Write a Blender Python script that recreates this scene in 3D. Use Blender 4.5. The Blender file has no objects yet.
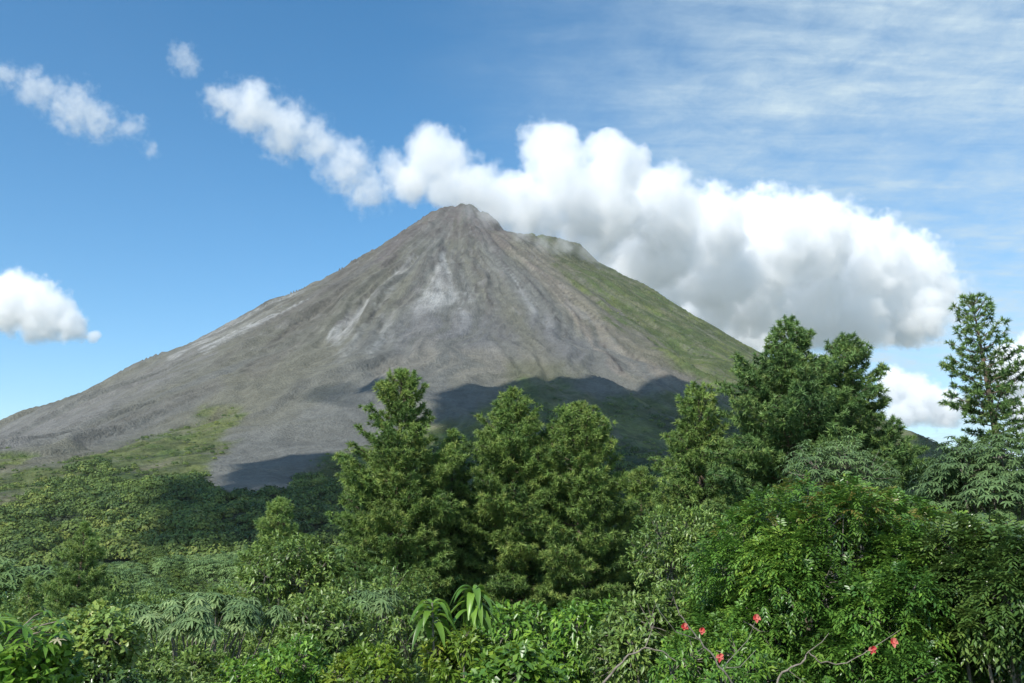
import bpy, bmesh, math, random
import numpy as np
from mathutils import Vector, Matrix

sc = bpy.context.scene
R = math.radians
# ------------------------------------------------------------------ camera
PITCH = R(11.0); F = 900.0
CP, SP = math.cos(PITCH), math.sin(PITCH)
cam = bpy.data.objects.new('camera', bpy.data.cameras.new('camera'))
sc.collection.objects.link(cam); sc.camera = cam
cam.location = (0, 0, 0); cam.rotation_euler = (R(90) + PITCH, 0, 0)
cam.data.sensor_width = 36; cam.data.lens = 36 * F / 1024
cam.data.clip_start = .1; cam.data.clip_end = 80000
# ------------------------------------------------------------------ world, sun, exposure
SUN = Vector((-0.44, -0.62, 0.68)).normalized()
world = bpy.data.worlds.new('World'); sc.world = world; world.use_nodes = True
wn = world.node_tree
sky = wn.nodes.new('ShaderNodeTexSky'); sky.sky_type = 'NISHITA'; sky.sun_disc = False
sky.sun_elevation = math.asin(SUN.z); sky.sun_rotation = math.atan2(SUN.x, SUN.y)
sky.altitude = 600; sky.air_density = 1.0; sky.dust_density = 0.3; sky.ozone_density = 3.0
bg = wn.nodes['Background']; bg.inputs[1].default_value = 0.105
sun = bpy.data.lights.new('sun', 'SUN'); sun.energy = 4.5; sun.angle = R(.53); sun.color = (1, .955, .88)
so = bpy.data.objects.new('sun', sun); sc.collection.objects.link(so)
so.rotation_euler = SUN.to_track_quat('Z', 'Y').to_euler(); so.location = (-50, -50, 80)
vs = sc.view_settings
vs.view_transform = 'Standard'; vs.look = 'None'; vs.exposure = 0.42; vs.gamma = 1; vs.use_curve_mapping = False
cy = sc.cycles
cy.max_bounces = 32; cy.diffuse_bounces = 3; cy.glossy_bounces = 2; cy.transmission_bounces = 3
cy.transparent_max_bounces = 8; cy.volume_bounces = 32; cy.volume_step_rate = .22; cy.volume_max_steps = 256
cy.use_denoising = True; cy.use_fast_gi = False
# high thin cirrus, part of the sky itself
def nd(t, typ, **kw):
    n = t.nodes.new(typ)
    for k, v in kw.items(): setattr(n, k, v)
    return n
def lk(t, a, b): t.links.new(a, b)
def mth(t, op, a, b=None, clamp=False):
    n = nd(t, 'ShaderNodeMath', operation=op, use_clamp=clamp)
    for i, v in enumerate((a, b)):
        if v is None: continue
        if isinstance(v, (int, float)): n.inputs[i].default_value = v
        else: lk(t, v, n.inputs[i])
    return n.outputs[0]
def vmth(t, op, a, b=None):
    n = nd(t, 'ShaderNodeVectorMath', operation=op)
    for i, v in enumerate((a, b)):
        if v is None: continue
        if isinstance(v, (tuple, list)): n.inputs[i].default_value = v
        else: lk(t, v, n.inputs[i])
    return n.outputs[0]
def mixc(t, fac, a, b):
    n = nd(t, 'ShaderNodeMix', data_type='RGBA')
    for i, v in ((0, fac), (6, a), (7, b)):
        if isinstance(v, (int, float)): n.inputs[i].default_value = v
        elif isinstance(v, tuple): n.inputs[i].default_value = (*v, 1)
        else: lk(t, v, n.inputs[i])
    return n.outputs[2]
def noise(t, vec, scale, detail=4, rough=.55, dist=0.):
    n = nd(t, 'ShaderNodeTexNoise'); n.inputs['Scale'].default_value = scale
    n.inputs['Detail'].default_value = detail; n.inputs['Roughness'].default_value = rough
    n.inputs['Distortion'].default_value = dist
    if vec is not None: lk(t, vec, n.inputs['Vector'])
    return n.outputs[0]
def mrange(t, v, a, b, c=0., d=1., smooth=False):
    n = nd(t, 'ShaderNodeMapRange', clamp=True)
    if smooth: n.interpolation_type = 'SMOOTHSTEP'
    lk(t, v, n.inputs[0])
    for i, q in zip((1, 2, 3, 4), (a, b, c, d)): n.inputs[i].default_value = q
    return n.outputs[0]
tc = nd(wn, 'ShaderNodeTexCoord')
sp = nd(wn, 'ShaderNodeSeparateXYZ'); lk(wn, tc.outputs['Generated'], sp.inputs[0])
zz = mth(wn, 'ADD', mth(wn, 'MAXIMUM', sp.outputs[2], 0.0), .12)
cb = nd(wn, 'ShaderNodeCombineXYZ')
lk(wn, mth(wn, 'DIVIDE', sp.outputs[0], zz), cb.inputs[0]); lk(wn, mth(wn, 'DIVIDE', sp.outputs[1], zz), cb.inputs[1])
m1 = nd(wn, 'ShaderNodeMapping'); m1.inputs['Rotation'].default_value = (0, 0, R(28)); m1.inputs['Scale'].default_value = (.9, 2.4, 1)
lk(wn, cb.outputs[0], m1.inputs[0])
c_big = mrange(wn, noise(wn, m1.outputs[0], 1.0, 5, .6, .4), .40, .66, smooth=True)
m2 = nd(wn, 'ShaderNodeMapping'); m2.inputs['Rotation'].default_value = (0, 0, R(-14)); m2.inputs['Scale'].default_value = (3.0, 15, 1)
lk(wn, cb.outputs[0], m2.inputs[0])
c_rip = mrange(wn, noise(wn, m2.outputs[0], 1.0, 4, .6, .9), .3, .7)
side = mrange(wn, sp.outputs[0], -.16, .36, 0., 1., smooth=True)
c_mot = mrange(wn, noise(wn, cb.outputs[0], 9., 6, .7, .3), .3, .7, .55, 1.25)
fade = mth(wn, 'MULTIPLY', side, mth(wn, 'ADD', mth(wn, 'MULTIPLY', c_big, .50), mth(wn, 'MULTIPLY', side, .56)))
fade = mth(wn, 'MULTIPLY', fade, c_mot)
cir = mth(wn, 'MULTIPLY', fade, mth(wn, 'ADD', mth(wn, 'MULTIPLY', c_rip, .42), .62), clamp=True)
hsv = nd(wn, 'ShaderNodeHueSaturation'); hsv.inputs['Saturation'].default_value = 1.24; hsv.inputs['Hue'].default_value = .491; hsv.inputs['Value'].default_value = 1.30; lk(wn, sky.outputs[0], hsv.inputs['Color'])
lk(wn, mixc(wn, cir, hsv.outputs[0], (4.6, 5.7, 6.4)), bg.inputs[0])

# ------------------------------------------------------------------ helpers
def at(px, py, Y):
    dx = (px - 512) / F; dy = (341.5 - py) / F
    wy = CP - dy * SP; wz = SP + dy * CP
    k = Y / wy
    return np.array([dx * k, Y, wz * k])
def proj(x, y, z):
    d = np.maximum(y * CP + z * SP, 1e-3)
    return 512 + F * x / d, 341.5 - F * (-y * SP + z * CP) / d
rng = np.random.default_rng(7)
_T = np.random.default_rng(3).random((512, 512)).astype(np.float64)
def vn(x, y, s=0):
    xi = np.floor(x); yi = np.floor(y); fx = x - xi; fy = y - yi
    xi = xi.astype(int) + s * 37; yi = yi.astype(int) + s * 91
    fx = fx * fx * fx * (fx * (fx * 6 - 15) + 10); fy = fy * fy * fy * (fy * (fy * 6 - 15) + 10)
    g = lambda a, b: _T[a % 512, b % 512]
    return ((g(xi, yi) * (1 - fx) + g(xi + 1, yi) * fx) * (1 - fy) + (g(xi, yi + 1) * (1 - fx) + g(xi + 1, yi + 1) * fx) * fy) * 2 - 1
def fbm(x, y, octv=5, s=0, gain=.5, ridge=False):
    a = 1.; t = 0.; f = 1.
    for o in range(octv):
        v = vn(x * f + o * 17.3, y * f - o * 9.1, s + o)
        if ridge: v = 1 - 2 * np.abs(v)
        t = t + a * v; a *= gain; f *= 2.03
    return t
def sstep(a, b, x):
    t = np.clip((x - a) / (b - a), 0, 1); return t * t * (3 - 2 * t)

def mesh_obj(name, V, Fq=None, Ft=None, mat=None, parent=None, smooth=False, attrs=None):
    """one mesh from vertex array, quad index array, triangle index array"""
    me = bpy.data.meshes.new(name)
    V = np.asarray(V, np.float32)
    loops = []; starts = []; n = 0
    if Fq is not None and len(Fq):
        Fq = np.asarray(Fq, np.int32); loops.append(Fq.ravel()); starts.append(np.arange(len(Fq)) * 4); n = len(Fq) * 4
    if Ft is not None and len(Ft):
        Ft = np.asarray(Ft, np.int32); loops.append(Ft.ravel()); starts.append(n + np.arange(len(Ft)) * 3)
    loops = np.concatenate(loops).astype(np.int32); starts = np.concatenate(starts).astype(np.int32)
    me.vertices.add(len(V)); me.vertices.foreach_set('co', V.ravel())
    me.loops.add(len(loops)); me.loops.foreach_set('vertex_index', loops)
    me.polygons.add(len(starts)); me.polygons.foreach_set('loop_start', starts)
    if smooth: me.polygons.foreach_set('use_smooth', np.ones(len(starts), bool))
    me.update(calc_edges=True)
    for k, (typ, dom, arr) in (attrs or {}).items():
        a = me.attributes.new(k, typ, dom)
        a.data.foreach_set('color' if typ == 'FLOAT_COLOR' else 'value', np.asarray(arr, np.float32).ravel())
    if mat: me.materials.append(mat)
    o = bpy.data.objects.new(name, me); sc.collection.objects.link(o)
    if parent is not None: o.parent = parent
    return o
def tag(o, label=None, cat=None, group=None, kind=None):
    if label: o['label'] = label
    if cat: o['category'] = cat
    if group: o['group'] = group
    if kind: o['kind'] = kind
    return o
def thing(name, loc, label, cat, group=None):
    o = bpy.data.objects.new(name, None); sc.collection.objects.link(o); o.location = loc
    o.empty_display_size = .5
    return tag(o, label, cat, group)
def copy_thing(o, loc, rz=0, s=1., label=None):
    r = o.copy(); sc.collection.objects.link(r); r.location = loc; r.rotation_euler = (0, 0, rz); r.scale = (s, s, s)
    if label: r['label'] = label
    for ch in o.children:
        c = ch.copy(); sc.collection.objects.link(c); c.parent = r
    return r
class Buf:
    def __init__(s): s.v = []; s.q = []; s.t = []; s.tq = []; s.tt = []; s.n = 0
    def add(s, V, Q=None, T=None, tint=.5):
        V = np.asarray(V, float).reshape(-1, 3)
        if Q is not None and len(Q):
            s.q.append(np.asarray(Q) + s.n); s.tq.append(np.broadcast_to(np.asarray(tint, float), len(Q)).copy())
        if T is not None and len(T):
            s.t.append(np.asarray(T) + s.n); s.tt.append(np.broadcast_to(np.asarray(tint, float), len(T)).copy())
        s.v.append(V); s.n += len(V)
    def build(s, name, mat, parent=None, smooth=False, kindattr=True):
        q = np.concatenate(s.q) if s.q else None; t = np.concatenate(s.t) if s.t else None
        tint = np.concatenate(s.tq + s.tt)
        return mesh_obj(name, np.concatenate(s.v), q, t, mat, parent, smooth, {'tint': ('FLOAT', 'FACE', tint)})
def nrm(a): return a / np.maximum(np.linalg.norm(a, axis=-1, keepdims=True), 1e-9)

def add_tube(b, pts, rad, sides=6, tint=.5):
    pts = np.asarray(pts, float); k = len(pts)
    rad = np.broadcast_to(np.asarray(rad, float), k)
    d = nrm(np.gradient(pts, axis=0)); h = np.array([.31, .17, .93]) if abs(d[0][2]) < .8 else np.array([.9, .3, .1])
    u = nrm(np.cross(d, h)); w = np.cross(d, u)
    a = np.linspace(0, 2 * math.pi, sides, endpoint=False)
    V = pts[:, None] + rad[:, None, None] * (np.cos(a)[None, :, None] * u[:, None] + np.sin(a)[None, :, None] * w[:, None])
    i = np.arange(k - 1)[:, None] * sides; j = np.arange(sides)[None]; j2 = (j + 1) % sides
    Q = np.stack([i + j, i + j2, i + sides + j2, i + sides + j], -1).reshape(-1, 4)
    b.add(V, Q, None, tint)
def add_diamonds(b, P, D, N, L, W, tint, fold=.18, droop=0.):
    """folded two-triangle leaves: n of them"""
    n = len(P); S = nrm(np.cross(D, N)); N2 = np.cross(S, D)
    L = np.broadcast_to(L, n)[:, None]; W = np.broadcast_to(W, n)[:, None]
    T = P + D * L; T[:, 2] -= droop * L[:, 0]
    M = P + D * L * .45
    A = M + S * W * .5 + N2 * W * fold; C = M - S * W * .5 + N2 * W * fold
    V = np.stack([P, A, T, C], 1).reshape(-1, 3)
    i = np.arange(n)[:, None] * 4
    Tt = np.concatenate([i + [0, 1, 2], i + [0, 2, 3]], 1).reshape(-1, 3)
    b.add(V, None, Tt, np.repeat(tint, 2))
def add_strips(b, P, D, N, L, W, tint, droop=.5, seg=4, fold=.15, prof=None):
    """long curved leaves with a midrib fold"""
    n = len(P); L = np.broadcast_to(L, n); W = np.broadcast_to(W, n); droop = np.broadcast_to(droop, n)
    s = np.linspace(0, 1, seg + 1)
    if prof is None: prof = np.interp(s, [0, .15, .45, .8, 1], [.12, .7, 1, .7, .04])
    C = P[:, None] + D[:, None] * (L[:, None] * s)[..., None]
    C[..., 2] -= (droop * L)[:, None] * s ** 2
    tan = nrm(np.gradient(C, axis=1)); S = nrm(np.cross(tan, np.broadcast_to(N[:, None], tan.shape))); N2 = np.cross(S, tan)
    w = (W[:, None] * prof)[..., None] * .5
    V = np.stack([C + S * w + N2 * w * fold * 2, C, C - S * w + N2 * w * fold * 2], 2).reshape(-1, 3)
    base = (np.arange(n) * (seg + 1) * 3)[:, None, None, None]
    i = (np.arange(seg) * 3)[None, :, None, None]; j = np.arange(2)[None, None, :, None]
    Q = (base + i + j + np.array([0, 1, 4, 3])[None, None, None]).reshape(-1, 4)
    b.add(V, Q, None, np.repeat(tint, seg * 2))

# ------------------------------------------------------------------ materials
def leaf_mat(name, cols, rough=.5, spec=.4, transl=.25, var=.25):
    m = bpy.data.materials.new(name); m.use_nodes = True; t = m.node_tree; t.nodes.clear()
    out = nd(t, 'ShaderNodeOutputMaterial'); p = nd(t, 'ShaderNodeBsdfPrincipled')
    at_ = nd(t, 'ShaderNodeAttribute', attribute_name='tint')
    cr = nd(t, 'ShaderNodeValToRGB'); e = cr.color_ramp.elements
    while len(e) < len(cols): e.new(.5)
    for k, c in enumerate(cols): e[k].position = k / (len(cols) - 1); e[k].color = (*c, 1)
    lk(t, at_.outputs['Fac'], cr.inputs[0])
    geo = nd(t, 'ShaderNodeNewGeometry')
    nz = mrange(t, noise(t, geo.outputs['Position'], .8, 3), .3, .7, 1 - var, 1 + var)
    hs = nd(t, 'ShaderNodeHueSaturation'); lk(t, nz, hs.inputs['Value']); lk(t, cr.outputs[0], hs.inputs['Color'])
    lk(t, hs.outputs[0], p.inputs['Base Color'])
    p.inputs['Roughness'].default_value = rough; p.inputs['Specular IOR Level'].default_value = spec
    tr = nd(t, 'ShaderNodeBsdfTranslucent'); hs2 = nd(t, 'ShaderNodeHueSaturation'); hs2.inputs['Value'].default_value = 1.5; hs2.inputs['Hue'].default_value = .485
    lk(t, hs.outputs[0], hs2.inputs['Color']); lk(t, hs2.outputs[0], tr.inputs[0])
    mx = nd(t, 'ShaderNodeMixShader'); mx.inputs[0].default_value = transl
    lk(t, p.outputs[0], mx.inputs[1]); lk(t, tr.outputs[0], mx.inputs[2]); lk(t, mx.outputs[0], out.inputs[0])
    return m
def bark_mat(name, c1, c2):
    m = bpy.data.materials.new(name); m.use_nodes = True; t = m.node_tree
    p = t.nodes['Principled BSDF']; g = nd(t, 'ShaderNodeNewGeometry')
    mp = nd(t, 'ShaderNodeMapping'); mp.inputs['Scale'].default_value = (1, 1, .3); lk(t, g.outputs['Position'], mp.inputs[0])
    n = noise(t, mp.outputs[0], 14, 5, .65)
    lk(t, mixc(t, mrange(t, n, .35, .65), c1, c2), p.inputs['Base Color']); p.inputs['Roughness'].default_value = .9
    bm_ = nd(t, 'ShaderNodeBump'); bm_.inputs['Distance'].default_value = .03; lk(t, n, bm_.inputs['Height']); lk(t, bm_.outputs[0], p.inputs['Normal'])
    return m
M_pine = leaf_mat('pine_needles', [(0.065, 0.129, 0.035), (0.134, 0.224, 0.053), (0.202, 0.293, 0.072), (0.258, 0.322, 0.083)], .55, .3, .2)
M_pine_dark = leaf_mat('pine_needles_bluish', [(0.056, 0.117, 0.04), (0.103, 0.189, 0.055), (0.155, 0.252, 0.068), (0.209, 0.282, 0.083)], .55, .3, .16)
M_pine_bright = leaf_mat('young_pine_needles', [(.08, .15, .045), (.15, .25, .065), (.22, .32, .085), (.27, .35, .10)], .55, .3, .25)  # brighter version of the pine needles, sets the small pines apart
M_glossy = leaf_mat('glossy_leaves', [(0.044, 0.108, 0.019), (0.087, 0.195, 0.027), (0.164, 0.293, 0.036), (0.283, 0.391, 0.049)], .36, .5, .25)
M_bush = leaf_mat('deep_glossy_leaves', [(0.036, 0.091, 0.019), (0.071, 0.166, 0.027), (0.135, 0.249, 0.036), (0.234, 0.333, 0.049)], .36, .5, .2)
M_deep = leaf_mat('deep_green_leaves', [(0.029, 0.065, 0.02), (0.055, 0.115, 0.026), (0.095, 0.162, 0.036), (0.168, 0.234, 0.05)], .32, .55, .15)
M_olive = leaf_mat('olive_leaves', [(0.062, 0.12, 0.029), (0.115, 0.194, 0.043), (0.186, 0.281, 0.059), (0.31, 0.367, 0.083)], .42, .5, .22)
M_yellow = leaf_mat('yellow_green_leaves', [(0.061, 0.121, 0.017), (0.109, 0.194, 0.022), (0.182, 0.266, 0.028), (0.29, 0.327, 0.044)], .42, .45, .3)
M_red = leaf_mat('young_reddish_leaves', [(.09, .16, .025), (.14, .18, .03), (.20, .15, .04), (.24, .10, .04)], .4, .45, .3)
M_grey = leaf_mat('grey_green_palmate_leaves', [(0.065, 0.117, 0.043), (0.114, 0.186, 0.069), (0.172, 0.261, 0.1), (0.272, 0.357, 0.15)], .5, .35, .2)
M_far = leaf_mat('distant_foliage', [(0.041, 0.082, 0.022), (0.078, 0.128, 0.03), (0.126, 0.182, 0.038), (0.206, 0.238, 0.051)], .6, .25, .15, .3)
M_mid = leaf_mat('pale_canopy_foliage', [(0.064, 0.121, 0.042), (0.114, 0.192, 0.063), (0.184, 0.282, 0.095), (0.276, 0.362, 0.134)], .5, .4, .18, .25)
M_arch = leaf_mat('arching_leaves', [(0.053, 0.133, 0.017), (0.106, 0.218, 0.028), (0.172, 0.303, 0.044), (0.238, 0.363, 0.066)], .35, .5, .35)
M_dry = leaf_mat('dry_leaf', [(.35, .32, .2), (.42, .38, .25)], .7, .3, .2, .1)
M_bark = bark_mat('pine_bark', (.10, .07, .05), (.20, .15, .11))
M_bark2 = bark_mat('grey_bark', (.10, .09, .07), (.24, .22, .18))
M_twig = bark_mat('pale_twig_bark', (.12, .10, .08), (.27, .235, .19))

# ------------------------------------------------------------------ volcano terrain
DP = 2800.
XP = at(462, 208, DP)[0]; ZP = at(462, 207, DP)[2]
SIL = [(-400, 520), (-200, 482), (-100, 455), (0, 425), (50, 404), (100, 383), (150, 357), (200, 336), (250, 308), (300, 286), (350, 260), (400, 229), (425, 213), (440, 208), (462, 207), (487, 212),
       (505, 226), (522, 236), (540, 237), (560, 237), (580, 242), (600, 257), (650, 285), (700, 316), (765, 353), (830, 390), (900, 425), (960, 452), (1024, 480), (1150, 512), (1400, 545)]
SILx = np.array([at(p[0], p[1], DP)[0] for p in SIL]); SILz = np.array([at(p[0], p[1], DP)[2] for p in SIL])
PFr = np.array([0, 60, 200, 400, 700, 1000, 1300, 1600, 1900, 2150, 2350, 2600, 3200, 6000.])
PFz = np.array([ZP, ZP - 8, ZP - 120, ZP - 268, ZP - 462, ZP - 625, ZP - 752, 128, 52, 2, -38, -70, -90, -120.])
CORR = [np.zeros_like(SILx)]
def Vh(x, y, detail=True):
    dx = x - XP; dy = y - DP; r = np.hypot(dx, dy) + 1e-6; phi = np.arctan2(dx, -dy)      # 0 = towards the camera
    # the two flanks seen in outline: left and right profiles as functions of distance from the summit axis
    zl = np.interp(XP - r, SILx, SILz + CORR[0]); zr = np.interp(XP + r, SILx, SILz + CORR[0])
    zf = np.interp(r, PFr, PFz)
    w = np.sin(phi) ** 2
    w = np.where(np.abs(phi) > math.pi / 2, np.maximum(w, .35 + .65 * w), w)
    zs = np.where(dx < 0, zl, zr)
    near = np.exp(-(r / 90.) ** 2)
    z = w * zs + (1 - w) * zf
    # older green summit behind and right
    lo = -140 - (r / 9000) * 200
    z = np.where(r > 3000, z + (lo - z) * sstep(3000, 4200, r), z)
    if detail:
        amp = sstep(40, 500, r) * (1 - .75 * sstep(1900, 2600, r))
        wv = .10 * vn(x / 420, y / 420, 5) + .035 * vn(x / 130, y / 130, 8)
        g = fbm((phi + wv) * 9, r / 900, 4, 1, .55, True)
        z = z + amp * 11 * g * (.5 + .9 * sstep(-.6, .7, vn(phi * 6, r / 700, 77)))
        g2 = fbm((phi + wv) * 34 + .4 * vn(x / 160, y / 160, 6), r / 420, 3, 11, .5, True)
        rough = .4 + .6 * sstep(.1, .9, fbm(phi * 5, r / 1500, 3, 23) + .4)
        z = z + sstep(20, 260, r) * 4.8 * g2 * rough
        z = z + 2.2 * fbm(x / 42, y / 42, 4, 31) * sstep(0, 120, r)
        # green ridged slopes low on the front right
        wr = sstep(.15, .8, phi) * sstep(1000, 1500, r) * (1 - sstep(2200, 2500, r))
        z = z + wr * 24 * fbm(phi * 13, r / 1500, 3, 41, .45, True)
        wl = sstep(-.05, -.4, phi) * sstep(1150, 1500, r) * (1 - sstep(2300, 2600, r))
        z = z + wl * 16 * fbm(x / 330, y / 260, 3, 47, .5)
        z = z + 9 * np.exp(-(r / 260.) ** 2) * (1 - .9 * np.exp(-(r / 30.) ** 2)) * fbm(x / 48, y / 48, 4, 53, .55)
        z = z + 5 * sstep(1300, 200, r) * sstep(30, 120, r) * fbm(phi * 26, r / 90, 5, 131, .6)
    return z
# make the real outline of the mountain agree with the outline in the photograph
gx = np.arange(-2600, 3400, 14.); gy = np.arange(800, 3100, 14.)
tx = np.array([p[0] for p in SIL], float); ty = np.array([p[1] for p in SIL], float)
for it in range(6):
    X, Y = np.meshgrid(gx, gy); Z = Vh(X, Y, it > 0)
    PX, PY = proj(X, Y, Z)
    tops = np.array([PY[np.abs(PX - a) < 7].min() if (np.abs(PX - a) < 7).any() else b for a, b in zip(tx, ty)])
    d = np.clip(tops - ty, -25, 25); d[(tx < -150) | (tx > 1050)] = 0
    CORR[0] = CORR[0] + d / F * DP * .9

def axis(segs):
    out = []
    for a, b, s in segs: out.append(np.arange(a, b, s))
    return np.unique(np.concatenate(out + [np.array([segs[-1][1]])]))
ax = axis([(-6500, -2600, 90), (-2600, -1750, 25), (-1750, 1900, 6), (1900, 3200, 25), (3200, 6500, 90)])
ay = axis([(300, 700, 7), (700, 2960, 6), (2960, 3500, 20), (3500, 7500, 100)])
X, Y = np.meshgrid(ax, ay); Z = Vh(X, Y)
edge = np.minimum(np.minimum(X + 6500, 6500 - X), np.minimum(Y - 300, (7500 - Y)))
Z = np.where(Y < 700, np.minimum(Z, Z - (1 - sstep(300, 480, Y)) * 40), Z)
PX, PY = proj(X, Y, Z)
r = np.hypot(X - XP, Y - DP); phi = np.arctan2(X - XP, -(Y - DP))
front = Y < DP + 30
def inpoly(px, py, poly):
    c = np.zeros(px.shape, bool); n = len(poly)
    for i in range(n):
        x1, y1 = poly[i]; x2, y2 = poly[(i + 1) % n]
        if y1 == y2: continue
        c ^= ((y1 > py) != (y2 > py)) & (px < (x2 - x1) * (py - y1) / (y2 - y1) + x1)
    return c
def pdist(px, py, pl):
    d = np.full(px.shape, 1e9); s = np.zeros(px.shape); L = 0; tot = sum(math.dist(pl[i], pl[i + 1]) for i in range(len(pl) - 1))
    for i in range(len(pl) - 1):
        (x1, y1), (x2, y2) = pl[i], pl[i + 1]; l = math.dist(pl[i], pl[i + 1])
        t = np.clip(((px - x1) * (x2 - x1) + (py - y1) * (y2 - y1)) / l / l, 0, 1)
        q = np.hypot(px - x1 - t * (x2 - x1), py - y1 - t * (y2 - y1))
        u = q < d; d = np.where(u, q, d); s = np.where(u, (L + t * l) / tot, s); L += l
    return d, s
# surface kinds laid on the slopes: ash, scree, pale slides, grass, forest
jx = PX + (9 + 6 * sstep(500, 640, PX)) * fbm(phi * 30, r / 160, 5, 61, .6) + 3 * fbm(X / 22, Y / 22, 3, 62); jy = PY + 5 * fbm(phi * 20 + 9, r / 130, 4, 67)
def region(poly, soft=5):
    ins = inpoly(jx, jy, poly); d, _ = pdist(jx, jy, poly + [poly[0]])
    return sstep(-soft, soft, np.where(ins, d, -d)) * front
VEG = [
    [(534, 234), (556, 258), (586, 288), (618, 318), (655, 342), (690, 366), (722, 386), (742, 398), (700, 396), (655, 388), (620, 402), (590, 396), (560, 386), (530, 381), (510, 388), (498, 398), (470, 412), (430, 420), (400, 436),
     (360, 448), (330, 462), (300, 496), (225, 500), (205, 494), (222, 462), (232, 430), (240, 410), (214, 408), (190, 425), (130, 442), (60, 463), (-60, 478), (-900, 640), (-900, 900), (1900, 900), (1900, 350), (1000, 350), (760, 300), (600, 200)],
]
veg = np.maximum(region(VEG[0], 6), region([(-300, 455), (-100, 450), (10, 450), (30, 458), (20, 466), (-60, 470)], 4))
veg = np.where(Y > DP + 30, sstep(.3, .7, .5 + .5 * fbm(X / 300, Y / 300, 3, 71)), veg)
veg = (veg * (1.2 + .45 * fbm(X / 30, Y / 30, 4, 173, .6))).clip(0, 1)
wv = .10 * vn(X / 420, Y / 420, 5) + .035 * vn(X / 130, Y / 130, 8)
stre = fbm((phi + wv) * 55, r / 600, 5, 73, .6); stre2 = fbm((phi + wv) * 150, r / 260, 4, 79, .6); fin = fbm(X / 14, Y / 14, 4, 83)
big = fbm(phi * 7, r / 900, 4, 89)
def C(*c): return np.array(c, float)
ash = C(.144, .147, .134); olive = C(.143, .142, .112); tan = C(.215, .190, .150); dark = C(.090, .090, .098); pale = C(.30, .305, .295)
def lay(col, c, m): return col + (c - col) * m[..., None]
col = np.broadcast_to(ash, X.shape + (3,)).copy()
col = lay(col, olive, sstep(-.5, .6, big + .3 * stre))
col = lay(col, tan * .85, .55 * sstep(560, 900, jx + (jy - 330) * -.9 + 30 * stre) * front)
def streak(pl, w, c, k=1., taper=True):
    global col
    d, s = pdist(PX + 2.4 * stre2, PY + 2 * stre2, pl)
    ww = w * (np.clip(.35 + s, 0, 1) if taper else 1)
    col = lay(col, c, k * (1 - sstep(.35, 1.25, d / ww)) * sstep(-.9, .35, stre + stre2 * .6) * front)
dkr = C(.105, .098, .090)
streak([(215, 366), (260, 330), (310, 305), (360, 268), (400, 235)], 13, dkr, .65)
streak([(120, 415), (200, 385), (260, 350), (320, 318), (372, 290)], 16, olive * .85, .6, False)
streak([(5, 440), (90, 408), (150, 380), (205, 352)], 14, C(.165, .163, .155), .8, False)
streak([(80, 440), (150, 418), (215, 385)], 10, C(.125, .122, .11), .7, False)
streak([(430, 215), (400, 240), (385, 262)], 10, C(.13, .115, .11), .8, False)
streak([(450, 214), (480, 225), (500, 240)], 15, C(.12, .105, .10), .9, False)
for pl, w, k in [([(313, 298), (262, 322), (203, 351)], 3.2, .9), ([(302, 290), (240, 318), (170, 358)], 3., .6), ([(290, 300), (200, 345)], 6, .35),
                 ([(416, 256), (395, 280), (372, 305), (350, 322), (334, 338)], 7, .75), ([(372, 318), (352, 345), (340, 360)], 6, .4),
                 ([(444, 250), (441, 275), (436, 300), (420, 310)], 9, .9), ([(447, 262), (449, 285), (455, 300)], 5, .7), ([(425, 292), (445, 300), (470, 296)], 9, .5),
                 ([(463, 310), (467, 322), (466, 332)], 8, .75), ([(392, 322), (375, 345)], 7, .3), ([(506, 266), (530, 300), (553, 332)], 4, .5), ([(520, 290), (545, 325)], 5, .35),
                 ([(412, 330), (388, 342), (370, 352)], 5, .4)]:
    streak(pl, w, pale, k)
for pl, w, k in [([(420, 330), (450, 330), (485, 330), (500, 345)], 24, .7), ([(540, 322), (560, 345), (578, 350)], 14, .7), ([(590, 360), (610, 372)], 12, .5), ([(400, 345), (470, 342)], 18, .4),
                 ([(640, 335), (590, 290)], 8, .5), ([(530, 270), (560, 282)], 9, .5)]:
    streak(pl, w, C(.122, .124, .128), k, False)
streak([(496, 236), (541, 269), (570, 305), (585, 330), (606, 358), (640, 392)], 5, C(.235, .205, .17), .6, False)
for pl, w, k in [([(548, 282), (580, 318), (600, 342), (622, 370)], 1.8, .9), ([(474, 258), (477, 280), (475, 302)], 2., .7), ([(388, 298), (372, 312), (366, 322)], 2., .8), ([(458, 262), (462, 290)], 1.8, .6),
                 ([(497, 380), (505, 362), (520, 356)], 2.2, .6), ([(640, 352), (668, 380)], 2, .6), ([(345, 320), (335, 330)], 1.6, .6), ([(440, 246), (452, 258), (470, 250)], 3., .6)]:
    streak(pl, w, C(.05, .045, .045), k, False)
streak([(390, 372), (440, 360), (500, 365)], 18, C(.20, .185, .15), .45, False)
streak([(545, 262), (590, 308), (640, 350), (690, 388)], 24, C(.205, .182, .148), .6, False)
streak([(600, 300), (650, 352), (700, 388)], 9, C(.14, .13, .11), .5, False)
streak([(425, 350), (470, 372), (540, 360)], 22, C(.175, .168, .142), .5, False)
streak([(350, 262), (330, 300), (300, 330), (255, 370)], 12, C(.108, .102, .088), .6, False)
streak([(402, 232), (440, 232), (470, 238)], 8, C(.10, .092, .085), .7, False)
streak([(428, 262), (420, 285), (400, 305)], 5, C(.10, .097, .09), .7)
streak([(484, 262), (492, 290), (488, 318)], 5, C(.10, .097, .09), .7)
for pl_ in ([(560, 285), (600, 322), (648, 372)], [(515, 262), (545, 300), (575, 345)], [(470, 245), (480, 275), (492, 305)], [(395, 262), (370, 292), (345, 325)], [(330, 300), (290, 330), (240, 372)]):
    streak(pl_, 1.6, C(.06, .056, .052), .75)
low = sstep(318, 365, jy) * front
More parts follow.
